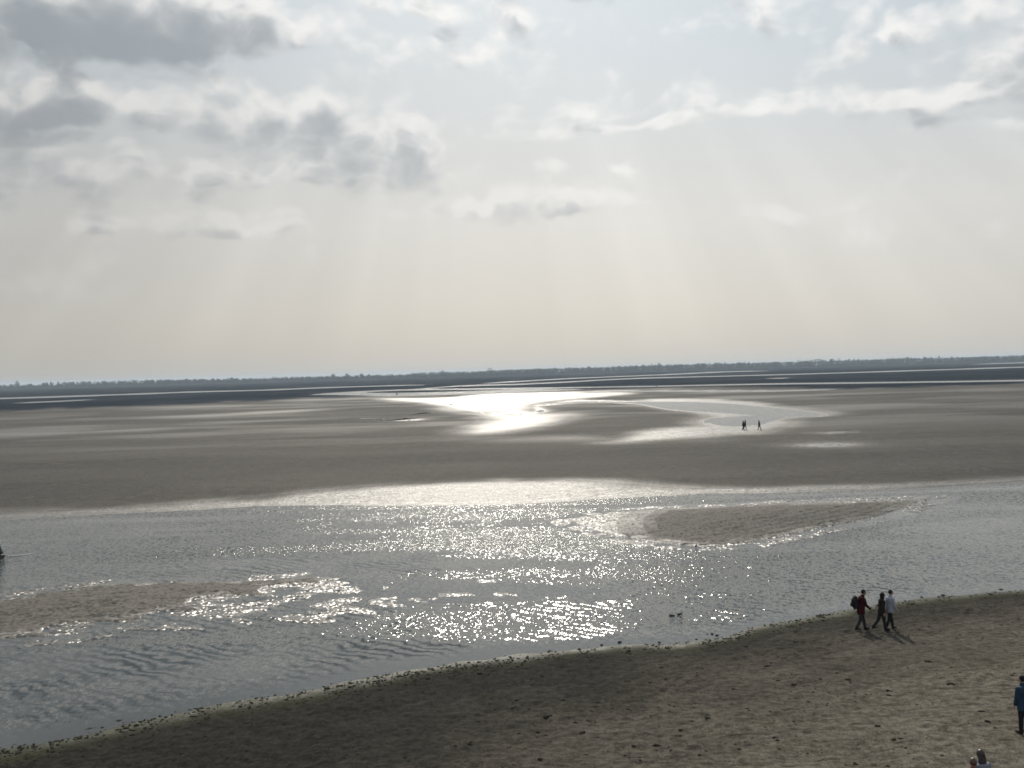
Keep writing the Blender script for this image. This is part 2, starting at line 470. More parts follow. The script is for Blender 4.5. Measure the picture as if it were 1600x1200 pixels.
def terrain(X, Y):
    s = X / Y
    t = H / Y
    r = {}
    wob = (fbm(X / 2.2, Y / 2.2, 3, 5) - .5) * 1.1 + (fbm(X / 9, Y / 9, 2, 8) - .5) * 1.2
    ysh = H / np.interp(s, shore_s, shore_t)
    db = (ysh - Y) * .91 + wob * np.clip(1 - np.abs(ysh - Y) / 12, 0, 1)
    ybk = H / np.interp(s, bank_s, bank_t)
    df = (Y - ybk) + (fbm(X / 6, Y / 6, 3, 21) - .5) * 2.0
    # heights
    lump = fbm(X / .9, Y / .9, 3, 31) - .5
    ridge = fbm(X / 5 + Y / 9, Y / 2.5 - X / 6, 3, 37) - .5
    zb = np.where(db > 0, .05 * db / (1 + db / 60), .13 * db)
    zb = zb + np.where(db > .2, (lump * .13 + ridge * .10 + (fbm(X / .33, Y / .33, 2, 33) - .5) * .08) * np.clip(db / 3, .1, 1), 0)
    zb = zb + np.where(db > .6, tread(X, Y), 0)
    und = fbm(X / 60, Y / 130, 3, 41) - .35
    zf = np.where(df > 0, np.minimum(.018 * df, .28) + np.clip(df / 60, 0, 1) * und * .22, .06 * df)
    z = np.maximum(np.maximum(zb, zf), -.6)
    wet = np.clip(1.1 - df / (5 + 0 * X), 0, 1) * (df > -30)
    barwet = np.zeros_like(X)
    bar = np.zeros_like(X)
    for b, top in zip(BARS, BAR_TOP):
        d = -b.sd(X, Y) + (fbm(X / 1.7, Y / 1.7, 3, 51) - .5) * .9
        zz = np.where(d > 0, np.minimum(.05 * d, top) if top > 0 else top + 0 * d, .12 * d)
        zz = zz + np.where(d > 0, (fbm(X / .7, Y / .7, 2, 57) - .5) * .05 * np.clip(d, 0, 1), 0)
        z = np.maximum(z, zz)
        barwet = np.maximum(barwet, np.where(d > -3, .10 + .56 * np.clip(1 - d / 1.1 + (fbm(X / .8, Y / .8, 2, 58) - .5) * .8, .0, 1), 0))
        bar = np.maximum(bar, sstep(d, -1.0, .3))
    pool = np.full(X.shape, 1e3)
    for i, p in enumerate(POOLS):
        soft = .012 * p.d
        d = p.sd(X, Y) + (fbm(X / (soft * 3), Y / (soft * 6), 3, 61 + i) - .5) * soft * .5
        pool = np.minimum(pool, d)
        z = np.where(d < p.far * .9, np.minimum(z, np.clip(d, -12, 60) * .02), z)
    fl = np.clip(df / 2, 0, 1)
    wet = wet * fl
    wet = np.maximum(wet, np.exp(-np.clip(pool, 0, 500) / 2.5) * .7 * fl)
    streaky = fbm(X / 45, Y / 20, 4, 71)
    for sh, soft, k in SHEEN:
        d = sh.sd(X, Y) + (fbm(X / (soft * 2.5), Y / (soft * 3.5), 3, 73) - .5) * soft * 1.6
        wet = np.maximum(wet, sstep(-d, -soft, soft * 1.2) * k)
    dark = np.zeros_like(X)
    for sh, soft, k in DAMPDARK:
        d = sh.sd(X, Y) + (fbm(X / (soft * 2.5), Y / (soft * 3.5), 3, 79) - .5) * soft * 1.6
        dark = np.maximum(dark, sstep(-d, -soft, soft * 1.2) * k)
    wet = np.maximum(wet, barwet * bar)
    wet = np.maximum(wet, np.clip((streaky - .5) * 1.4, 0, .28) * fl * np.clip(Y / 160 - .6, 0, 1))
    tm = np.interp(s, mud_s, mud_t)
    mud = sstep(tm - t + (fbm(s * 40, t * 900, 3, 83) - .5) * .003, -.0016, .0016)
    wet = wet * (1 - .9 * mud)
    dd = DRY.sd(X, Y) + (fbm(X / 3, Y / 3, 4, 91) - .5) * 6
    dry = sstep(-dd, -8, 8)
    beach = (db > -4.5) & (df < -6)
    r.update(z=z, wet=np.clip(wet, 0, 1), mud=mud, dry=dry * (db > 0), shore=db, beach=beach, dark=dark,
             calm=np.clip(1 - np.maximum(-db, 0) / 3.0, 0, 1) * (db < 1), df=df, bar=bar)
    return r

def grid_z(x, y):
    """height of the finished sheet of ground"""
    x = np.asarray(x, float); y = np.asarray(y, float)
    sv = x / y
    tv = H / y
    ci = np.clip(np.searchsorted(cols, sv) - 1, 0, len(cols) - 2)
    ri = np.clip(np.searchsorted(-rows, -tv) - 1, 0, len(rows) - 2)
    fc = np.clip((sv - cols[ci]) / (cols[ci + 1] - cols[ci]), 0, 1)
    fr = np.clip((rows[ri] - tv) / (rows[ri] - rows[ri + 1]), 0, 1)
    return (Z[ri, ci] * (1 - fc) + Z[ri, ci + 1] * fc) * (1 - fr) + (Z[ri + 1, ci] * (1 - fc) + Z[ri + 1, ci + 1] * fc) * fr

def ground_z(x, y):
    return float(grid_z(x, y))

def at(px, py):
    """point of the ground seen through a pixel"""
    z = 0.0
    for _ in range(6):
        x, y = flat(px, py, z)
        z = max(0.0, ground_z(x, y))
    return Vector((x, y, z))

# the sheet of ground: fine near, coarse far, out to the horizon
rows = np.concatenate([np.geomspace(3.0, .56, 24), np.arange(.55, .30, -.0012), np.arange(.30, .012, -.00064), np.arange(.012, .0024, -.00042), np.array([.0021, .0018, .0015, .0013])])
cols = np.concatenate([np.linspace(-2.2, -.70, 24), np.arange(-.66, .66, .0017), np.linspace(.70, 2.2, 24)])
SS, TT = np.meshgrid(cols, rows)
GY = H / TT
GX = SS * GY
nr, nc = GX.shape
T = terrain(GX.ravel(), GY.ravel())

def grid_mesh(name, X, Y, Z, keep, attrs):
    """mesh of the quads of a grid whose corners are all kept"""
    nr, nc = X.shape
    idx = np.arange(nr * nc).reshape(nr, nc)
    a = idx[:-1, :-1]; b = idx[:-1, 1:]; c = idx[1:, 1:]; d = idx[1:, :-1]
    q = np.stack([a, b, c, d], -1).reshape(-1, 4)
    q = q[keep.ravel()]
    used, inv = np.unique(q, return_inverse=True)
    q = inv.reshape(-1, 4)
    co = np.stack([X.ravel()[used], Y.ravel()[used], Z.ravel()[used]], -1).astype(np.float32)
    me = bpy.data.meshes.new(name)
    me.vertices.add(len(co))
    me.vertices.foreach_set('co', co.ravel())
    me.loops.add(q.size)
    me.loops.foreach_set('vertex_index', q.ravel().astype(np.int32))
    me.polygons.add(len(q))
    me.polygons.foreach_set('loop_start', (np.arange(len(q)) * 4).astype(np.int32))
    me.update(calc_edges=True)
    me.polygons.foreach_set('use_smooth', np.ones(len(q), bool))
    for k, v in attrs.items():
        at_ = me.attributes.new(k, 'FLOAT', 'POINT')
        at_.data.foreach_set('value', v.ravel()[used].astype(np.float32))
    o = bpy.data.objects.new(name, me)
    C.objects.link(o)
    return o

bq = T['beach'].reshape(nr, nc)
bq = bq[:-1, :-1] & bq[:-1, 1:] & bq[1:, 1:] & bq[1:, :-1]
att = {k: T[k] for k in ('wet', 'mud', 'dry', 'shore', 'dark', 'bar')}
Z = T['z'].reshape(nr, nc)
beach = grid_mesh('beach', GX, GY, Z, bq, att)
flats = grid_mesh('tidal_flat', GX, GY, Z, ~bq, att)
for o, lab in ((beach, 'dark damp sand beach rising from the water in the foreground'), (flats, 'wide grey tidal flats with sandbars running out to the far shore')):
    o['kind'] = 'structure'
    o['label'] = lab

CALM = [
    (Shape([(1120, 880), (1300, 852), (1420, 815), (1500, 785), (1700, 760), (1900, 780), (1800, 895), (1500, 915), (1380, 925), (1250, 945), (1180, 930)], 3, 30), 9, .30),
    (Shape([(450, 928), (600, 906), (760, 903), (930, 910), (960, 925), (880, 938), (760, 946), (600, 951), (480, 946)], 3, 20), 1.2, .15),
    (Shape(streak([(480, 821, 2), (600, 820, 9), (760, 818, 9), (880, 816, 10), (980, 830, 6)]), 3, 20), 1.5, .2),
    (Shape([(-300, 835), (0, 822), (150, 815), (260, 830), (250, 880), (100, 905), (0, 920), (-300, 950)], 3, 20), 4, .55),
]
def chop_field(X, Y, df):
    c = np.ones_like(X)
    for sh, soft, k in CALM:
        d = sh.sd(X, Y) + (fbm(X / (soft * 1.5), Y / (soft * 2.5), 3, 97) - .5) * soft * 2.2
        c = np.minimum(c, 1 - (1 - k) * sstep(-d, -soft, soft))
    lag = sstep(-POOLS[1].sd(X, Y), -8, 4)
    far = .55 * (1 - lag) + .38 * lag
    return np.where(df > 0, far, c)

# water lies level wherever the ground dips below it
sub = (slice(None, None, 2), slice(None, None, 2))
WX, WY, WZ = GX[sub], GY[sub], Z[sub]
near = WZ < .12
kq = near[:-1, :-1] | near[:-1, 1:] | near[1:, 1:] | near[1:, :-1]
shore_d = np.maximum(-T['shore'].reshape(nr, nc)[sub], 0)
depth = np.clip(-WZ, 0, 1)
water = grid_mesh('water', WX, WY, np.zeros_like(WX), kq, {'off': shore_d, 'depth': depth, 'df': T['df'].reshape(nr, nc)[sub], 'chop': chop_field(WX, WY, T['df'].reshape(nr, nc)[sub])})
water['kind'] = 'structure'
water['label'] = 'grey tidal channel glittering in the sun'

# ------------------------------------------------------------------ materials
def material(name):
    mt = bpy.data.materials.new(name)
    mt.use_nodes = True
    nt = NT(mt.node_tree)
    p = nt.n['Principled BSDF']
    return mt, nt, p

def slope_normal(nt, slope_vec):
    """normal of a surface whose slopes are given as a vector (x, y)"""
    g = nt.node('ShaderNodeNewGeometry')
    sx, sy, sz = nt.sep(slope_vec)
    return nt.vmath('NORMALIZE', nt.vmath('SUBTRACT', g.outputs['Normal'], nt.comb(sx, sy, 0.0)))

def slopes(nt, pos, scale, stretch, amp, detail=2, rot=0.0, rough=.5):
    mp = nt.node('ShaderNodeMapping')
    nt.put(mp.inputs['Vector'], pos)
    mp.inputs['Rotation'].default_value = (0, 0, rot)
    m2 = nt.node('ShaderNodeMapping')
    nt.put(m2.inputs['Vector'], mp.outputs[0])
    m2.inputs['Scale'].default_value = stretch
    mp = m2
    c = nt.noise(mp.outputs[0], scale, detail, rough, out='Color')
    return nt.vmath('SCALE', nt.vmath('SUBTRACT', c, (.5, .5, .5)), amp)

# water
mw, nt, p = material('estuary_water')
pos = nt.node('ShaderNodeNewGeometry').outputs['Position']
off = nt.attr('off')
dep = nt.attr('depth')
patch = nt.noise(nt.vmath('MULTIPLY', pos, (.022, .13, 0)), 1.0, 4, .6)
rough_w = nt.math('MULTIPLY', nt.ss(patch, .30, .60), nt.ss(off, .2, 2.6))
rough_w = nt.math('MULTIPLY', rough_w, nt.lin(nt.ss(dep, .01, .14), 0, 1, .25, 1))
dfa = nt.attr('df')
chop = nt.attr('chop')
rough_w = nt.mixf(nt.ss(dfa, -3, 1), nt.math('MULTIPLY', rough_w, chop), chop)
s1 = nt.vmath('ADD', slopes(nt, pos, 5.4, (1, .6, 1), 1.35, 1), slopes(nt, pos, 14.0, (1, .6, 1), 1.35, 1))
s1 = nt.vmath('MULTIPLY', s1, (.78, 1.12, 1))
mpw = nt.node('ShaderNodeMapping')
nt.put(mpw.inputs['Vector'], pos)
mpw.inputs['Rotation'].default_value = (0, 0, -.93)
wv = nt.node('ShaderNodeTexWave', wave_type='BANDS', bands_direction='X', wave_profile='SIN')
nt.put(wv.inputs['Vector'], mpw.outputs[0])
wv.inputs['Scale'].default_value = .46
wv.inputs['Distortion'].default_value = 10.0
wv.inputs['Detail'].default_value = 3.0
wv.inputs['Detail Scale'].default_value = 1.1
wv.inputs['Detail Roughness'].default_value = .6
crest = nt.math('MULTIPLY', nt.math('POWER', wv.outputs['Fac'], 2.2), nt.ss(nt.noise(nt.vmath('MULTIPLY', pos, (.22, .3, 0)), 1.0, 3, .55), .36, .66))
crest = nt.math('MULTIPLY', nt.math('SUBTRACT', crest, .14), .40)
s2 = nt.comb(0.0, crest, 0.0)
amp = nt.math('ADD', .12, nt.math('MULTIPLY', rough_w, .88))
yy = nt.sep(pos)[1]
sl = nt.vmath('SCALE', s1, nt.math('MULTIPLY', amp, nt.lin(yy, 40, 72, .30, 1.15)))
sl = nt.vmath('ADD', sl, nt.vmath('SCALE', nt.vmath('SCALE', (.6, .8, 0.0), crest), nt.math('MULTIPLY', nt.math('MULTIPLY', nt.ss(off, .3, 3.0), nt.lin(chop, .2, 1.0, .2, 1.0)), nt.lin(yy, 44, 85, 1.0, .10))))
nt.put(p.inputs['Normal'], slope_normal(nt, sl))
p.inputs['Base Color'].default_value = (.041, .046, .043, 1)
p.inputs['Roughness'].default_value = .11
p.inputs['IOR'].default_value = 1.333
water.data.materials.append(mw)

# sand of the flats and bars
ms, nt, p = material('tidal_sand')
pos = nt.node('ShaderNodeNewGeometry').outputs['Position']
wet, mud, dark, bar = nt.attr('wet'), nt.attr('mud'), nt.attr('dark'), nt.attr('bar')
n1 = nt.ss(nt.noise(nt.vmath('MULTIPLY', pos, (.012, .03, 0)), 1.0, 6, .62), .3, .7)
n2 = nt.noise(nt.vmath('MULTIPLY', pos, (.6, .3, 0)), 1.0, 4, .6)
n3 = nt.noise(nt.vmath('MULTIPLY', pos, (4, 4, 0)), 1.0, 4, .65)
sand = nt.mix(n1, (.047, .042, .036), (.096, .087, .075))
sand = nt.mix(nt.math('MULTIPLY', nt.ss(n2, .4, .75), .5), sand, (.105, .094, .078))
sand = nt.mix(nt.math('MULTIPLY', nt.ss(n3, .45, .8), .5), sand, (.055, .047, .037))
sand = nt.mix(nt.math('MULTIPLY', bar, .5), sand, (.115, .102, .085))
sand = nt.mix(nt.math('MULTIPLY', dark, .8), sand, (.040, .036, .031))
sand = nt.mix(wet, sand, (.070, .062, .051))
mudc = nt.mix(nt.noise(nt.vmath('MULTIPLY', pos, (.006, .004, 0)), 1.0, 4, .6), (.016, .021, .027), (.028, .035, .044))
sand = nt.mix(mud, sand, mudc)
nt.put(p.inputs['Base Color'], sand)
wn = nt.math('MULTIPLY', wet, nt.math('SUBTRACT', 1.0, nt.math('MULTIPLY', mud, .6)))
nt.put(p.inputs['Roughness'], nt.math('MULTIPLY', nt.mixf(nt.mixf(.5, wn, nt.ss(wn, 0, .9)), .85, .36), nt.lin(nt.math('MULTIPLY', bar, wet), 0, .5, 1.0, .60)))
nt.put(p.inputs['Specular IOR Level'], nt.mixf(nt.math('MINIMUM', nt.math('MULTIPLY', wn, 1.2), 1.0), nt.lin(mud, 0, 1, .07, 0.0), .5))
rip = nt.vmath('ADD', slopes(nt, pos, 4.6, (1, .8, 1), 1.5, 1), slopes(nt, pos, 1.6, (.5, 1.3, 1), .7, 1, rot=-.25))
nt.put(p.inputs['Normal'], slope_normal(nt, nt.vmath('SCALE', rip, nt.math('ADD', .6, nt.math('MULTIPLY', bar, nt.lin(wet, 0, .5, .3, .75))))))
flats.data.materials.append(ms)

# the near beach
mb, nt, p = material('beach_sand')
pos = nt.node('ShaderNodeNewGeometry').outputs['Position']
dry, shd = nt.attr('dry'), nt.attr('shore')
n1 = nt.noise(nt.vmath('MULTIPLY', pos, (.35, .5, 0)), 1.0, 5, .62)
n2 = nt.noise(nt.vmath('MULTIPLY', pos, (3.2, 3.2, 0)), 1.0, 5, .65)
n3 = nt.noise(nt.vmath('MULTIPLY', pos, (14, 14, 0)), 1.0, 3, .6)
n2c = nt.ss(n2, .30, .70)
stk = nt.noise(nt.vmath('MULTIPLY', pos, (1.1, 3.6, 0)), 1.0, 5, .7)
damp = nt.mix(n2c, (.013, .012, .0098), (.033, .030, .025))
lite = nt.mix(n2c, (.082, .072, .056), (.182, .160, .126))
dmix = nt.math('ADD', dry, nt.math('MULTIPLY', nt.math('SUBTRACT', n1, .5), nt.math('MULTIPLY', nt.math('ADD', dry, .15), .9)), clamp=True)
sand = nt.mix(dmix, damp, lite)
sand = nt.mix(nt.math('MULTIPLY', nt.ss(stk, .50, .68), .75), sand, (.022, .020, .016))
sand = nt.mix(nt.math('MULTIPLY', nt.ss(n3, .50, .64), .6), sand, (.020, .018, .014))
alg = nt.math('MULTIPLY', nt.math('SUBTRACT', 1.0, nt.ss(nt.math('ADD', shd, nt.math('MULTIPLY', nt.math('SUBTRACT', n1, .5), 3.0)), .3, 2.3)), nt.lin(n2, .3, .7, .3, 1))
sand = nt.mix(nt.math('MULTIPLY', alg, .85), sand, (.056, .057, .028))
nt.put(p.inputs['Base Color'], sand)
edge = nt.math('SUBTRACT', 1.0, nt.ss(nt.math('ADD', shd, nt.math('MULTIPLY', nt.math('SUBTRACT', n2, .5), 1.6)), .1, 1.5))
nt.put(p.inputs['Roughness'], nt.mixf(edge, .85, .5))
nt.put(p.inputs['Specular IOR Level'], nt.mixf(edge, .02, .10))
rip = nt.vmath('ADD', slopes(nt, pos, 9.0, (1, 1, 1), 1.3, 3), slopes(nt, pos, 2.2, (.7, 1.3, 1), .5, 3, rot=.3))
nt.put(p.inputs['Normal'], slope_normal(nt, nt.vmath('SCALE', rip, .8)))
beach.data.materials.append(mb)

def plain(name, col, rough=.8, spec=.3, vary=.35, scale=30.0):
    mt, nt, p = material(name)
    pos = nt.node('ShaderNodeTexCoord').outputs['Object']
    n = nt.noise(pos, scale, 4, .6)
    nt.put(p.inputs['Base Color'], nt.mix(n, tuple(c * (1 - vary) for c in col), tuple(c * (1 + vary) for c in col)))
    p.inputs['Roughness'].default_value = rough
    p.inputs['Specular IOR Level'].default_value = spec
    return mt

M = dict(
    skin=plain('skin', (.34, .20, .14), .55, .4, .1),
    red=plain('red_fabric', (.036, .005, .008), .9, .06),
    brown=plain('brown_fabric', (.018, .014, .011), .9, .1),
    pale=plain('pale_fabric', (.27, .275, .32), .8, .25, .12),
    blue=plain('blue_fabric', (.008, .030, .058), .75, .3),
    black=plain('black_fabric', (.010, .010, .012), .85, .2),
    charcoal=plain('charcoal_fabric', (.022, .022, .026), .85, .2),
    rust=plain('rust_fabric', (.10, .045, .035), .85, .2),
    greyblue=plain('grey_blue_fabric', (.16, .17, .21), .8, .25),
    hair=plain('dark_hair', (.020, .012, .009), .42, .5),
    redhair=plain('reddish_hair', (.07, .030, .018), .45, .5),
    leather=plain('shoe_leather', (.015, .013, .012), .9, .1),
    eye=plain('eye_dark', (.02, .015, .012), .2, .5),
    buoy=plain('dark_green_paint', (.008, .028, .020), .45, .4, .4, 6),
    band=plain('pale_band_paint', (.55, .57, .55), .5, .4, .1, 6),
    stone=plain('wet_dark_stone', (.028, .027, .018), .9, .1, .6, 3),
    weed=plain('dark_seaweed', (.015, .014, .009), .95, .05, .5, 12),
    feather=plain('dark_feathers', (.018, .017, .016), .6, .3, .4, 40),
    bill=plain('bill', (.12, .08, .02), .5, .4),
    leaf=plain('far_foliage', (.045, .052, .030), .9, .1, .35, .12),
    bark=plain('bark', (.05, .042, .034), .9, .1),
    mudbank=plain('wet_mud', (.022, .020, .018), .6, .3, .3, 2),
    foam=plain('foam', (.62, .64, .62), .6, .3, .1, 8),
)

# ------------------------------------------------------------------ mesh helpers
def mesh_obj(name, verts, faces, mat, parent=None, smooth=True):
    me = bpy.data.meshes.new(name)
    me.from_pydata([tuple(v) for v in verts], [], faces)
    me.update()
    if smooth:
        me.polygons.foreach_set('use_smooth', [True] * len(me.polygons))
    me.materials.append(mat)
    o = bpy.data.objects.new(name, me)
    C.objects.link(o)
    if parent:
        o.parent = parent
    return o

def tag(o, label, cat, group=None):
    o['label'] = label
    o['category'] = cat
    if group:
        o['group'] = group
    return o

class MB:
    def __init__(self):
        self.v = []
        self.f = []
    def tube(self, pts, rad, seg=10, ref=(0, 1, 0)):
        """tapered closed tube; a radius may be (width along ref, depth)"""
        pts = [Vector(p) for p in pts]
        base = len(self.v)
        rings = []
        n = len(pts)
        for i, pt in enumerate(pts):
            d = (pts[min(i + 1, n - 1)] - pts[max(i - 1, 0)]).normalized()
            a = Vector(ref)
            a = (a - d * a.dot(d))
            if a.length < 1e-4:
                a = Vector((1, 0, 0)) - d * d.x
            a.normalize()
            b = d.cross(a)
            r = rad[i]
            ra, rb = r if isinstance(r, tuple) else (r, r)
            rings.append((pt, d, a, b, ra, rb))
        full = []
        p0 = rings[0]; p1 = rings[-1]
        m0 = min(p0[4], p0[5]); m1 = min(p1[4], p1[5])
        full.append((p0[0] - p0[1] * m0 * .55, p0[2], p0[3], p0[4] * .62, p0[5] * .62))
        for r in rings:
            full.append((r[0], r[2], r[3], r[4], r[5]))
        full.append((p1[0] + p1[1] * m1 * .55, p1[2], p1[3], p1[4] * .62, p1[5] * .62))
        for (c, a, b, ra, rb) in full:
            for k in range(seg):
                t = 2 * math.pi * k / seg
                self.v.append(c + a * ra * math.cos(t) + b * rb * math.sin(t))
        for i in range(len(full) - 1):
            for k in range(seg):
                q = base + i * seg
                self.f.append((q + k, q + (k + 1) % seg, q + seg + (k + 1) % seg, q + seg + k))
        self.f.append(tuple(base + k for k in reversed(range(seg))))
        e = base + (len(full) - 1) * seg
        self.f.append(tuple(e + k for k in range(seg)))
    def ball(self, c, r, nu=12, nv=8, cut=None):
        c = Vector(c)
        base = len(self.v)
        for j in range(nv + 1):
            ph = math.pi * (j + .02) / (nv + .04)
            for i in range(nu):
                th = 2 * math.pi * i / nu
                self.v.append(c + Vector((r[0] * math.sin(ph) * math.cos(th), r[1] * math.sin(ph) * math.sin(th), r[2] * math.cos(ph))))
        for j in range(nv):
            for i in range(nu):
                a = base + j * nu
                self.f.append((a + i, a + nu + i, a + nu + (i + 1) % nu, a + (i + 1) % nu))
        self.f.append(tuple(base + i for i in range(nu)))
        self.f.append(tuple(base + nv * nu + i for i in reversed(range(nu))))
    def build(self, name, mat, parent=None, voxel=None, smooth=2):
        o = mesh_obj(name, self.v, self.f, mat, parent)
        if voxel:
            r = o.modifiers.new('remesh', 'REMESH')
            r.mode = 'VOXEL'
            r.voxel_size = voxel
            r.use_smooth_shade = True
            if smooth:
                s = o.modifiers.new('smooth', 'SMOOTH')
                s.factor = .5
                s.iterations = smooth
            dg = bpy.context.evaluated_depsgraph_get()
            me = bpy.data.meshes.new_from_object(o.evaluated_get(dg))
            o.modifiers.clear()
            old = o.data
            o.data = me
            me.name = name
            if not me.materials:
                me.materials.append(mat)
            bpy.data.meshes.remove(old)
        return o

def copy_tree(o, parent=None):
    c = o.copy()
    C.objects.link(c)
    c.parent = parent
    for ch in list(o.children):
        copy_tree(ch, c)
    return c

# ------------------------------------------------------------------ far shore: the mass of trees, and those that stand out of it
rng = random.Random(4)
TREE_D = 3050.0

def crown_into(mb, c, w, h, n, rg, size):
    for _ in range(n):
        while True:
            u = Vector((rg.uniform(-1, 1), rg.uniform(-1, 1), rg.uniform(-1, 1)))
            if u.length < 1:
                break
        pt = Vector((c[0] + u.x * w, c[1] + u.y * w, c[2] + u.z * h))
        b = len(mb.v)
        s = size * rg.uniform(.6, 1.3)
        q = [Vector((rg.gauss(0, 1), rg.gauss(0, 1), rg.gauss(0, 1))).normalized() * s for _ in range(4)]
        mb.v += [pt + x for x in q]
        mb.f += [(b, b + 1, b + 2), (b, b + 2, b + 3), (b, b + 3, b + 1), (b + 1, b + 3, b + 2)]

mbt = MB()
for i in range(1500):
    s = rng.uniform(-.68, .68)
    D = TREE_D + rng.uniform(0, 420)
    x = s * D
    side = .5 + .5 * math.tanh((s - .05) * 6)
    hgt = (5.5 + 6.0 * side) + 12.0 * float(vnoise(np.array([x / 140.0]), np.array([3.3]), 7)[0]) ** 1.4 + 4.5 * float(vnoise(np.array([x / 32.0]), np.array([1.7]), 8)[0]) + rng.uniform(-3.0, 2.5)
    w = rng.uniform(4, 8)
    mbt.tube([(x, D, -.2), (x, D, hgt * .5)], [.35, .2], 5)
    crown_into(mbt, (x, D, hgt * .60), w, hgt * .38, 26, rng, 2.3)
for i in range(2600):                                 # low hedges and scrub along its foot
    s = rng.uniform(-.68, .68)
    D = TREE_D - rng.uniform(0, 120)
    crown_into(mbt, (s * D, D, 4.0), 9, 4.0, 10, rng, 2.2)
wood = mesh_obj('far_tree_line', mbt.v, mbt.f, M['leaf'], None, False)
wood['kind'] = 'stuff'
wood['label'] = 'hazy dark line of trees along the far shore'

mbr = MB()
for i in range(1300):                                # the higher woods behind, fainter, towards the right
    s = rng.uniform(-.10, .68)
    D = 4300 + rng.uniform(0, 500)
    x = s * D
    g = 8.0 * min(1.0, max(0.0, (s + .10) / .35))
    hgt = 12 + 6 * float(vnoise(np.array([x / 160.0]), np.array([8.3]), 9)[0]) + rng.uniform(-1, 2) + g * .6
    mbr.tube([(x, D, -.2), (x, D, hgt * .6)], [.5, .3], 5)
    crown_into(mbr, (x, D, hgt * .62), rng.uniform(8, 14), hgt * .38, 18, rng, 3.2)
wood2 = mesh_obj('distant_woods', mbr.v, mbr.f, M['leaf'], None, False)
wood2['kind'] = 'stuff'
wood2['label'] = 'faint blue woods behind the tree line on the right'

STAND = [
    (26, 595, 7, 'broad round tree standing highest at the far left of the shore'),
    (72, 597.5, 6, 'small round tree just right of the leftmost tall tree'),
    (164, 595.5, 8, 'wide low tree in the far shore left of the flagpole-thin gap'),
    (259, 593.5, 6, 'dark upright tree on the far shore above the left creek'),
    (362, 589.5, 6, 'narrow tree poking out of the far tree line at left'),
    (520, 583, 7, 'first of three close treetops above the curved creek, on the left'),
    (542, 583, 6, 'middle one of three close treetops above the curved creek'),
    (565, 583, 6, 'right one of three close treetops above the curved creek'),
    (691, 578.5, 6, 'lone rounded treetop left of the bright pool'),
    (766, 574, 10, 'tall wide treetop in the middle of the far shore'),
    (1030, 566.5, 8, 'rounded treetop above the bluish woods right of the middle'),
]
STAND[2] = (164, 595.5, 8, 'wide low tree between the left creek and the sky, third from left')
for px, py, w, lab in STAND:
    d = pray(px, py)
    D = TREE_D - 60
    x = d.x / d.y * D
    top = H + d.z / d.y * D
    root = bpy.data.objects.new('far_tree', None)
    C.objects.link(root)
    root.location = (x, D, 0)
    tag(root, lab, 'tree', 'trees standing out of the far shore')
    t = MB()
    t.tube([(0, 0, -.3), (.2, 0, top * .35), (0, .2, top * .75)], [.55, .4, .15], 7)
    for a in range(4):
        q = a * 1.6
        t.tube([(0, 0, top * (.35 + .07 * a)), (math.cos(q) * w * .5, math.sin(q) * w * .5, top * (.55 + .08 * a))], [.2, .07], 5)
    t.build('trunk', M['bark'], root)
    cmb = MB()
    crown_into(cmb, (0, 0, top * .62), w, top * .36, 110, rng, 1.6)
    mesh_obj('crown', cmb.v, cmb.f, M['leaf'], root, False)

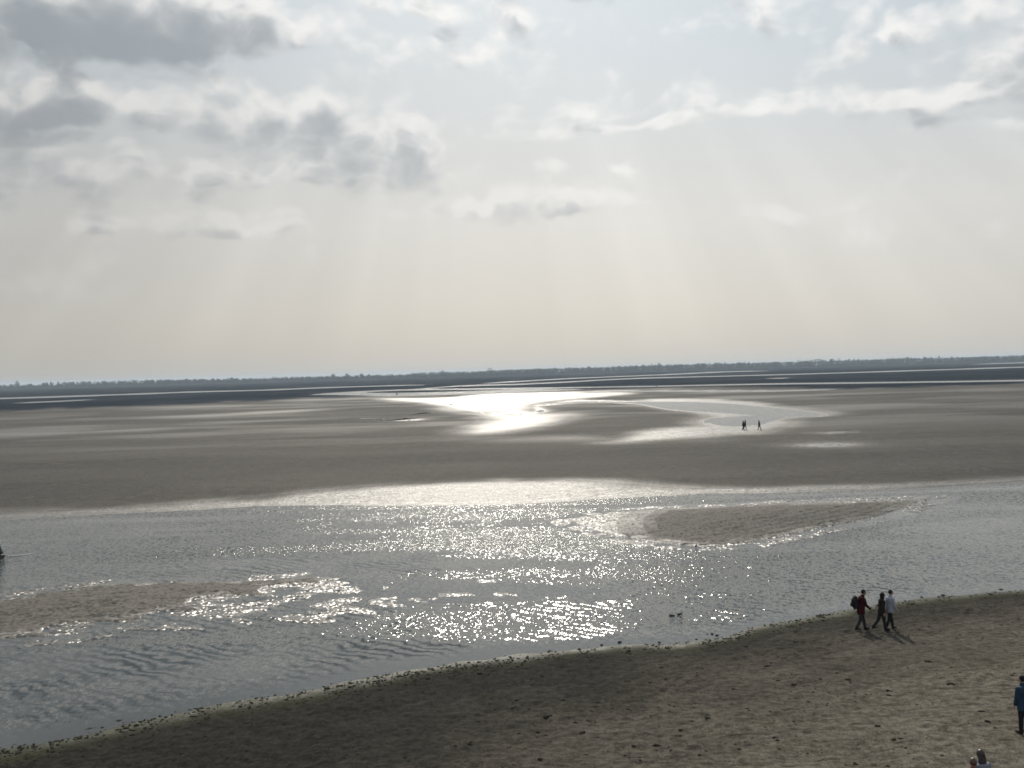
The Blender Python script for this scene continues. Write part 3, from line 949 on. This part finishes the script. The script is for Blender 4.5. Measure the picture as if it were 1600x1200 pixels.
# ------------------------------------------------------------------ people
def person(label, pose, cols, scale=1.0, hair_style='short', coat_hem=.86, trouser=True, build=1.0):
    """facing +X; every joint from the pose; body, then the clothes over it"""
    J = {}
    lean = pose.get('lean', .04)
    hip = Vector((0, 0, .93))
    chest = hip + Vector((lean * .6, 0, .36))
    neck = hip + Vector((lean, 0, .53))
    head = neck + Vector((.02 + pose.get('head', 0.0), 0, .165))
    legs = []
    for sgn, (a, k) in zip((1, -1), pose['legs']):
        h = hip + Vector((0, sgn * .09, -.02))
        kn = h + Vector((math.sin(a), 0, -math.cos(a))) * .44
        an = kn + Vector((math.sin(a - k), 0, -math.cos(a - k))) * .40
        fa = a - k * .8
        toe = an + Vector((.17 * math.cos(fa * .5), sgn * .02, -.045 + .12 * math.sin(min(0.0, fa)) * 0))
        legs.append((h, kn, an, toe))
    arms = []
    for sgn, (a, e, out) in zip((1, -1), pose['arms']):
        s_ = chest + Vector((0, sgn * .175, .10))
        el = s_ + Vector((math.sin(a), sgn * out, -math.cos(a))) * .29
        wr = el + Vector((math.sin(a + e), sgn * out * .2, -math.cos(a + e))) * .25
        arms.append((s_, el, wr, a + e))
    low = min(l[3].z - .035 for l in legs)
    low = min(low, min(l[2].z - .085 for l in legs))
    sh = Vector((0, 0, -low))
    mb = MB()
    # the body
    mb.tube([hip + Vector((0, 0, -.06)), hip + Vector((0, 0, .08)), hip + Vector((lean * .4, 0, .22)), chest + Vector((0, 0, .02)), chest + Vector((0, 0, .12)), neck],
            [(.15, .11), (.15, .11), (.125, .095), (.16, .11), (.165, .09), (.06, .06)], 14)
    mb.tube([neck + Vector((0, 0, -.03)), head + Vector((-.02, 0, -.06))], [.056, .052], 10)
    mb.ball(head, (.098, .076, .118), 16, 12)
    mb.ball(head + Vector((.03, 0, -.055)), (.062, .055, .065), 12, 8)                     # jaw
    mb.tube([head + Vector((.085, 0, .015)), head + Vector((.112, 0, -.022))], [.012, .018], 8)   # nose
    for sgn in (1, -1):
        mb.ball(head + Vector((-.005, sgn * .078, -.005)), (.022, .012, .034), 8, 6)       # ears
    for (h, kn, an, toe) in legs:
        mb.tube([h, (h + kn) / 2, kn, (kn * .65 + an * .35), an], [.078, .07, .052, .052, .036], 10)
        mb.tube([an + Vector((-.03, 0, -.045)), toe], [.034, .026], 8)
    for i, (s_, el, wr, fa) in enumerate(arms):
        sgn = 1 if i == 0 else -1
        mb.tube([s_, el, wr], [.048, .038, .027], 8)
        d = Vector((math.sin(fa), 0, -math.cos(fa)))
        f_ = Vector((math.cos(fa), 0, math.sin(fa)))
        palm = wr + d * .055
        mb.tube([wr + d * .01, palm + d * .03], [(.018, .028), (.017, .040)], 8)
        for kx, ln in zip((-.030, -.010, .010, .030), (.058, .072, .078, .068)):
            b0 = palm + d * .035 + f_ * kx
            b1 = b0 + d * ln * .5 - Vector((0, sgn * .006, 0))
            mb.tube([b0, b1, b1 + d * ln * .42 - Vector((0, sgn * .016, 0))], [.0095, .009, .0075], 6)
        th = palm - d * .02 + f_ * .036
        mb.tube([th, th + f_ * .022 + d * .03, th + f_ * .026 + d * .056], [.012, .011, .009], 6)
    body = mb.build('person', M['skin'], None, .0095, 2)
    # trousers
    mb = MB()
    mb.tube([hip + Vector((0, 0, -.08)), hip + Vector((0, 0, .05)), hip + Vector((0, 0, .12))], [(.165 * build, .125 * build), (.16 * build, .12 * build), (.145, .11)], 14)
    for (h, kn, an, toe) in legs:
        mb.tube([h + Vector((0, 0, .02)), (h + kn) / 2, kn, (kn + an) / 2, an + (kn - an) * .08], [.098 * build, .09 * build, .071, .069, .061], 12)
    mb.build('trousers', M[cols['trousers']], body, .013, 3)
    for (h, kn, an, toe) in legs:
        q = MB()
        q.tube([an + Vector((-.045, 0, -.038)), an + Vector((.03, 0, -.03)), toe + Vector((.02, 0, 0))], [(.042, .044), (.046, .044), (.042, .03)], 10)
        q.tube([an + Vector((0, 0, .07)), an + Vector((0, 0, -.03))], [.05, .046], 10)
        q.build('shoe', M['leather'], body, .011, 2)
    # coat with sleeves
    mb = MB()
    hem = hip + Vector((-.01, 0, coat_hem - .93))
    mb.tube([hem, hip + Vector((0, 0, .06)), hip + Vector((lean * .4, 0, .22)), chest + Vector((-.01, 0, .0)), chest + Vector((-.01, 0, .12)), neck + Vector((-.01, 0, -.02)), neck + Vector((0, 0, .045))],
            [(.20 * build, .155 * build), (.192 * build, .15 * build), (.178 * build, .14 * build), (.20 * build, .15 * build), (.20, .13), (.10, .095), (.082, .078)], 16)
    for (s_, el, wr, fa) in arms:
        mb.tube([s_ + Vector((0, 0, .0)), el, wr + (el - wr) * .05], [.078 * build, .064 * build, .05], 12)
    mb.build('coat', M[cols['coat']], body, .014, 3)
    # hair or hat
    mb = MB()
    if hair_style == 'long':
        mb.ball(head + Vector((-.018, 0, .022)), (.108, .095, .118), 16, 12)
        mb.tube([head + Vector((-.06, 0, -.02)), head + Vector((-.09, 0, -.16)), head + Vector((-.10, 0, -.30))], [(.10, .06), (.105, .05), (.085, .03)], 12)
    elif hair_style == 'hood':
        mb.ball(head + Vector((-.02, 0, .012)), (.118, .108, .132), 16, 12)
        mb.tube([head + Vector((-.03, 0, -.06)), neck], [(.10, .10), (.10, .095)], 12)
    else:
        mb.ball(head + Vector((-.020, 0, .028)), (.100, .088, .108), 16, 12)
    nm = 'hood' if hair_style == 'hood' else ('knit_hat' if hair_style == 'hat' else 'hair')
    mb.build(nm, M[cols['hair']], body, .010, 2)
    for sgn in (1, -1):
        q = MB()
        q.ball(head + Vector((.088, sgn * .032, .012)), (.010, .012, .010), 8, 6)
        q.build('eye', M['eye'], body)
    for o in body.children:
        o.data.transform(Matrix.Translation(sh))
    body.data.transform(Matrix.Translation(sh))
    body['label'] = label
    body['category'] = 'person'
    body['_neck'] = [neck.x, neck.y, neck.z + sh.z]
    body.scale = (scale,) * 3
    return body

def stand_at(o, px, py, yaw):
    o.location = at(px, py)
    o.rotation_euler = (0, 0, yaw)

WALK_A = dict(lean=.09, head=.03, legs=[(.30, .10), (-.18, .30)], arms=[(-.25, .35, .12), (.30, .55, .12)])
WALK_B = dict(lean=.05, head=.0, legs=[(-.28, .42), (.18, .06)], arms=[(.22, .45, .12), (-.20, .35, .12)])
WALK_C = dict(lean=.03, head=.02, legs=[(.30, .10), (-.26, .22)], arms=[(-.10, .3, .16), (.15, .4, .16)])
STANDING = dict(lean=.02, head=.0, legs=[(.03, .03), (-.03, .03)], arms=[(.05, .25, .16), (.0, .2, .16)])
STOOP = dict(lean=.18, head=.05, legs=[(.12, .15), (-.16, .1)], arms=[(.4, .5, .15), (.3, .6, .15)])

red = person('walker in dark red jacket carrying a bulky pack along the waterline', WALK_A, dict(coat='red', trousers='charcoal', hair='black'), 1.03, 'hat', .74, build=1.06)
stand_at(red, 1346, 984.5, .10)
pk = MB()
pk.tube([(-.03, 0, -.30), (-.07, 0, -.16), (-.07, 0, .02), (-.02, 0, .15)], [(.15, .10), (.17, .14), (.165, .135), (.12, .08)], 14)
nk = red['_neck']
pack = pk.build('backpack', M['black'], None, .014, 3)
tag(pack, 'black bulging backpack on the back of the walker in red', 'backpack')
pack.matrix_world = red.matrix_basis @ Matrix.Translation((nk[0] - .30, 0, nk[2] - .16))
st = MB()
for sgn in (1, -1):
    st.tube([(.07, sgn * .10, -.30), (.345, sgn * .12, -.24), (.375, sgn * .115, -.08), (.28, sgn * .095, .085), (.08, sgn * .08, .05)], [(.02, .012)] * 5, 6)
st.build('shoulder_strap', M['charcoal'], pack)
pock = MB()
pock.ball((-.20, 0, -.16), (.05, .11, .10), 12, 8)
pock.build('front_pocket', M['black'], pack)

brown = person('walker in dark brown hooded coat, just left of the one in white', WALK_B, dict(coat='brown', trousers='black', hair='brown'), .955, 'hood', .80)
stand_at(brown, 1378, 986, .12)
white = person('walker in pale whitish jacket and dark trousers by the water', WALK_C, dict(coat='pale', trousers='black', hair='black'), 1.01, 'hat', .80, build=1.08)
stand_at(white, 1391, 984, .30)
for o in (red, brown, white):
    o['group'] = 'three walkers beside the water'

blue = person('person in dark blue jacket at the right edge of the picture', STANDING, dict(coat='blue', trousers='black', hair='black'), 1.0, 'hat', .74, build=1.05)
stand_at(blue, 1600, 1147, 1.9)

def head_at(o, px, py, height, yaw):
    z = .8
    for _ in range(6):
        x, y = flat(px, py, z + height)
        z = ground_z(x, y)
    o.location = (x, y, z)
    o.rotation_euler = (0, 0, yaw)

longh = person('person with long dark hair cut off by the bottom edge', STANDING, dict(coat='greyblue', trousers='charcoal', hair='hair'), 1.0, 'long', .80)
head_at(longh, 1533, 1171, 1.78, 1.75)
rust = person('person with reddish hair cut off by the bottom edge, left of the long haired one', STANDING, dict(coat='rust', trousers='charcoal', hair='redhair'), .98, 'short', .80)
head_at(rust, 1521, 1184, 1.74, 1.4)

far_a = person('left figure of the close pair far out beside the lagoon', WALK_C, dict(coat='charcoal', trousers='black', hair='black'), 1.0, 'hood', .80, build=1.2)
stand_at(far_a, 1161.5, 672.5, .3)
far_b = copy_tree(brown)
far_b['label'] = 'right figure of the close pair far out beside the lagoon'
stand_at(far_b, 1164.5, 671.5, .2)
far_c = copy_tree(far_a)
far_c['label'] = 'lone dark figure far out, right of the close pair'
stand_at(far_c, 1186.5, 672, 2.6)
for o in (far_a, far_b, far_c):
    o['group'] = 'figures far out on the flats'
    o.scale = (1.0, 1.0, 1.0)

# ------------------------------------------------------------------ buoys
def buoy():
    root = bpy.data.objects.new('channel_buoy', None)
    C.objects.link(root)
    def lathe(name, prof, mat):
        v = []; f = []
        seg = 28
        for r, z in prof:
            for k in range(seg):
                t = 2 * math.pi * k / seg
                v.append((r * math.cos(t), r * math.sin(t), z))
        for i in range(len(prof) - 1):
            for k in range(seg):
                f.append((i * seg + k, i * seg + (k + 1) % seg, (i + 1) * seg + (k + 1) % seg, (i + 1) * seg + k))
        f.append(tuple(reversed(range(seg))))
        f.append(tuple((len(prof) - 1) * seg + k for k in range(seg)))
        return mesh_obj(name, v, f, mat, root)
    lathe('float', [(.30, -.5), (.50, -.3), (.53, .0), (.53, .16), (.50, .22), (.40, .26)], M['buoy'])
    lathe('tower', [(.42, .24), (.36, .45), (.25, .75), (.18, .98), (.17, 1.0)], M['buoy'])
    lathe('reflective_band', [(.172, .96), (.176, .98), (.176, 1.10), (.172, 1.12)], M['band'])
    lathe('topmark', [(.05, 1.11), (.19, 1.14), (.19, 1.16), (.11, 1.38), (.02, 1.56)], M['buoy'])
    q = MB()
    for k in range(12):
        a = 2 * math.pi * k / 12; b = a + 2 * math.pi / 12
        q.tube([(.47 * math.cos(a), .47 * math.sin(a), .27), (.47 * math.cos(b), .47 * math.sin(b), .27)], [.018, .018], 6)
    q.build('grab_ring', M['buoy'], root)
    return root

bu = buoy()
tag(bu, 'dark green cone buoy in the channel at the left edge', 'buoy')
b0 = flat(-5, 871)
bu.location = (b0[0], b0[1], 0)
bu.rotation_euler = (.03, .05, 0)
FARB = [(620, 616, 'tiny dark buoy beside the curved creek on the mudflat'), (721, 604.5, 'tiny dark buoy far off beyond the bright pool'),
        (1026, 602.5, 'tiny dark buoy by the long straight creek, right of the middle')]
for px, py, lab in FARB:
    c = copy_tree(bu)
    tag(c, lab, 'buoy', 'buoys far out on the mudflat')
    c.location = at(px, py)
    c.rotation_euler = (.12, -.1, .4)
# its wake in the current
fo = MB()
p0 = flat(12, 868.6); p1 = flat(24, 868.4); p2 = flat(36, 867.0); p3 = flat(52, 864.4)
wk = [(*p0, .008), (*p1, .010), (*p2, .008), (*p3, .004)]
fo.tube(wk, [(.06, .010), (.05, .010), (.06, .008), (.02, .005)], 8, ref=(0, 1, 0))
wake = fo.build('wake_foam', M['foam'])
wake['kind'] = 'stuff'
wake['label'] = 'pale line of foam trailing from the buoy'

# ------------------------------------------------------------------ birds
def bird(swim=True):
    q = MB()
    if swim:
        q.tube([(-.20, 0, .07), (-.12, 0, .05), (.0, 0, .045), (.10, 0, .055), (.14, 0, .07)], [(.015, .01), (.055, .04), (.075, .06), (.06, .05), (.035, .04)], 10)
        q.tube([(.11, 0, .06), (.145, 0, .09), (.15, 0, .105)], [.034, .028, .026], 8)
        q.ball((.16, 0, .118), (.038, .028, .03), 10, 8)
    else:
        q.tube([(-.17, 0, .13), (-.08, 0, .15), (.03, 0, .19), (.09, 0, .225)], [(.012, .01), (.05, .045), (.06, .06), (.035, .04)], 10)
        q.tube([(.08, 0, .22), (.10, 0, .27)], [.03, .024], 8)
        q.ball((.11, 0, .285), (.036, .028, .03), 10, 8)
    o = q.build('duck' if swim else 'gull', M['feather'], None, .008, 2)
    b = MB()
    hx, hz = (.16, .112) if swim else (.11, .282)
    b.tube([(hx + .03, 0, hz), (hx + .075, 0, hz - .008)], [(.014, .010), (.008, .005)], 8)
    b.build('bill', M['bill'], o)
    if not swim:
        for s_ in (1, -1):
            l = MB()
            l.tube([(.0, s_ * .025, .15), (.005, s_ * .025, .012)], [.007, .006], 6)
            l.tube([(.0, s_ * .025, .008), (.05, s_ * .03, .006)], [(.016, .005), (.02, .004)], 6)
            l.build('leg', M['bill'], o)
    return o

dk = bird(True)
tag(dk, 'dark duck swimming near the shore, left one of two', 'duck', 'ducks in the glitter')
q = flat(1050, 962)
dk.location = (q[0], q[1], -.01)
dk.rotation_euler = (0, 0, 3.0)
dk.scale = (.8, .8, .7)
dk2 = copy_tree(dk)
dk2['label'] = 'dark duck swimming near the shore, right one of two'
q = flat(1062, 959.5)
dk2.location = (q[0], q[1], -.01)
dk2.rotation_euler = (0, 0, .2)
gu = bird(False)
tag(gu, 'small dark bird standing at the lower edge of the sandbar', 'bird')
gu.location = at(1087.5, 857)
gu.rotation_euler = (0, 0, .9)

# ------------------------------------------------------------------ ledge of mud where a rill has cut the flat
def ledge(name, pts, hts, lab):
    """steep little bank: dark face towards us, its top falling gently away behind"""
    v = []; f = []
    rows_ = []
    P = [flat(*p) for p in pts]
    n = 8
    path = []
    for i in range(len(P) - 1):
        for k in range(n):
            t = k / n
            path.append((P[i][0] * (1 - t) + P[i + 1][0] * t, P[i][1] * (1 - t) + P[i + 1][1] * t, hts[i] * (1 - t) + hts[i + 1] * t))
    for (x, y, h) in path:
        gz = max(0, ground_z(x, y)) + .0
        j = rng.uniform(-.25, .25)
        h = h * rng.uniform(.75, 1.2)
        rows_.append([(x, y + j - .25, gz - .15), (x, y + j - .05, gz + h * .6), (x + .05, y + j + .15, gz + h), (x, y + j + 1.2, gz + h * .85), (x, y + 7, gz - .1)])
    m_ = 5
    for r in rows_:
        v += r
    for i in range(len(rows_) - 1):
        for k in range(m_ - 1):
            f.append((i * m_ + k, (i + 1) * m_ + k, (i + 1) * m_ + k + 1, i * m_ + k + 1))
    o = mesh_obj(name, v, f, M['mudbank'])
    o['kind'] = 'structure'
    o['label'] = lab
    return o
ledge('mud_bank', [(562, 656), (585, 657), (612, 657.5), (632, 656), (655, 653.5)], [.05, .20, .28, .42, .10], 'dark cut edge of a rill in the sand flat')
ledge('mud_bank', [(640, 650.5), (650, 649.5), (662, 648), (678, 646.5)], [.12, .2, .32, .05], 'upper dark edge of the rill, nearer the bright pool')

# ------------------------------------------------------------------ stones and weed on the beach
def lump_mesh(name, mat, seed, squash=.6, rag=.3):
    bm = bmesh.new()
    bmesh.ops.create_icosphere(bm, subdivisions=2, radius=1.0)
    rg = random.Random(seed)
    off = Vector((rg.uniform(0, 9), rg.uniform(0, 9), rg.uniform(0, 9)))
    from mathutils import noise as mn
    for v_ in bm.verts:
        k = 1 + rag * mn.noise(v_.co * 1.6 + off) * 1.6
        v_.co = Vector((v_.co.x * k, v_.co.y * k, v_.co.z * k * squash))
    me = bpy.data.meshes.new(name)
    bm.to_mesh(me)
    bm.free()
    me.materials.append(mat)
    return me

lumps_st = [lump_mesh('stone', M['stone'], i, .65, .35) for i in range(5)]
lumps_wd = [lump_mesh('seaweed_clump', M['weed'], 20 + i, .4, .6) for i in range(5)]
CLUMPS = [(1240, 1070), (1105, 1122), (1063, 1141), (990, 1166), (1025, 1165), (878, 1095), (854, 1120), (808, 1095), (840, 1144), (736, 1160), (910, 1145),
          (1485, 1069), (1387, 1079), (1353, 1085), (1397, 1156), (1371, 1135), (1543, 1127), (1555, 1138), (1533, 1112), (1580, 1055), (1450, 1034), (1325, 1062), (845, 1187), (1000, 1188)]
for i, (px, py) in enumerate(CLUMPS):
    o = bpy.data.objects.new('seaweed_clump', lumps_wd[i % 5])
    C.objects.link(o)
    o.location = at(px, py)
    r = rng.uniform(.05, .095)
    o.scale = (r * rng.uniform(1.0, 1.7), r, r)
    o.rotation_euler = (0, 0, rng.uniform(0, 6))
    tag(o, 'small dark clump of seaweed lying on the open sand', 'seaweed', 'seaweed clumps on the beach')
EDGE = [(160, 1137), (250, 1119), (315, 1107), (345, 1101), (430, 1086), (505, 1073), (575, 1060), (640, 1050), (748, 1035), (772, 1030), (857, 1019), (868, 1019), (905, 1015), (940, 1008), (968, 1004), (1030, 1004), (1088, 999), (1105, 991), (1113, 991), (1120, 993), (1340, 951), (1372, 945), (1440, 933), (1473, 930)]
for i, (px, py) in enumerate(EDGE):
    o = bpy.data.objects.new('stone', lumps_st[i % 5])
    C.objects.link(o)
    o.location = at(px, py)
    r = rng.uniform(.04, .08)
    o.scale = (r * 1.3, r, r * rng.uniform(.8, 1.3))
    o.rotation_euler = (0, 0, rng.uniform(0, 6))
    tag(o, 'dark weedy stone at the edge of the water', 'stone', 'stones along the waterline')

def scatter(name, items, mats, label, seed):
    """many small lumps in one mesh"""
    rg = np.random.default_rng(seed)
    prot = []
    for i in range(4):
        bm = bmesh.new()
        bmesh.ops.create_icosphere(bm, subdivisions=1, radius=1.0)
        co = np.array([v_.co[:] for v_ in bm.verts])
        fc = np.array([[v_.index for v_ in f_.verts] for f_ in bm.faces])
        bm.free()
        co = co * (1 + rg.uniform(-.35, .35, (len(co), 1)))
        prot.append((co, fc))
    V = []; Fc = []; base = 0
    for (x, y, z, r, fl) in items:
        co, fc = prot[rg.integers(4)]
        a = rg.uniform(0, 6.28)
        sx, sy = r * rg.uniform(.8, 1.6), r * rg.uniform(.7, 1.1)
        cx = co[:, 0] * sx; cy_ = co[:, 1] * sy
        V.append(np.stack([x + cx * math.cos(a) - cy_ * math.sin(a), y + cx * math.sin(a) + cy_ * math.cos(a), z + co[:, 2] * r * fl], -1))
        Fc.append(fc + base)
        base += len(co)
    V = np.concatenate(V); Fc = np.concatenate(Fc)
    o = mesh_obj(name, V.tolist(), Fc.tolist(), mats, None, False)
    o['kind'] = 'stuff'
    o['label'] = label
    return o

rg = np.random.default_rng(11)
N = 3800
s = rg.uniform(-.6, .6, N)
ysh = H / np.interp(s, shore_s, shore_t)
dist = np.abs(rg.normal(0, .85, N)) * np.where(rg.random(N) < .25, -.45, 1)
clus = fbm(s * 60, s * 0 + 1.5, 3, 3)
Y = ysh - dist - .15
X = s * Y
tz = grid_z(X, Y)
keep = clus > rg.uniform(.34, .60, N)
items = [(x, y, max(z, -.04) + .01, abs(r) + .010, .7) for x, y, z, r, k_ in zip(X, Y, tz, rg.normal(0, .026, N) * np.where(rg.random(N) < .05, 2.0, 1), keep) if k_]
scatter('shore_pebbles', items, M['stone'], 'dark pebbles and weed strewn along the waterline', 5)
N = 4200
s = rg.uniform(-.6, .6, N)
ysh = H / np.interp(s, shore_s, shore_t)
Y = ysh - rg.uniform(1, 30, N) ** 1.0
ok = Y > 19
s, Y = s[ok], Y[ok]
X = s * Y
tz = grid_z(X, Y)
cl = fbm(X / 3.5, Y / 2.2, 3, 19)
dsh = H / np.interp(s, shore_s, shore_t) - Y + 2.0 * (fbm(X / 6, Y / 6, 2, 23) - .5)
cl = cl + .10 * np.exp(-((dsh - 7.5) / .9) ** 2) + .12 * np.exp(-((dsh - 13) / 1.0) ** 2)
items = [(x, y, z, r, .35) for x, y, z, r, c_ in zip(X, Y, tz, rg.gamma(2.0, .012, len(X)) + .012, cl) if c_ > .47]
scatter('beach_litter', items, M['weed'], 'scattered bits of dark weed and shell on the sand', 6)

# ------------------------------------------------------------------ the hazy air over the bay
hz = MB()
L = 10500.0
x0, x1, y0, y1, z0, z1 = -24000, 24000, -60, L, -1.8, 34
v = [(x, y, z) for z in (z0, z1) for x, y in ((x0, y0), (x1, y0), (x1, y1), (x0, y1))]
f = [(3, 2, 1, 0), (4, 5, 6, 7), (0, 1, 5, 4), (1, 2, 6, 5), (2, 3, 7, 6), (3, 0, 4, 7)]
mh = bpy.data.materials.new('haze')
mh.use_nodes = True
mh.node_tree.nodes.clear()
pv = mh.node_tree.nodes.new('ShaderNodeVolumePrincipled')
pv.inputs['Color'].default_value = (.72, .86, 1.0, 1)
pv.inputs['Density'].default_value = 1.1e-4
pv.inputs['Anisotropy'].default_value = .2
mo = mh.node_tree.nodes.new('ShaderNodeOutputMaterial')
mh.node_tree.links.new(pv.outputs[0], mo.inputs['Volume'])
haze = mesh_obj('haze', v, f, mh, None, False)
haze['kind'] = 'stuff'
haze['label'] = 'thin bluish haze over the bay'
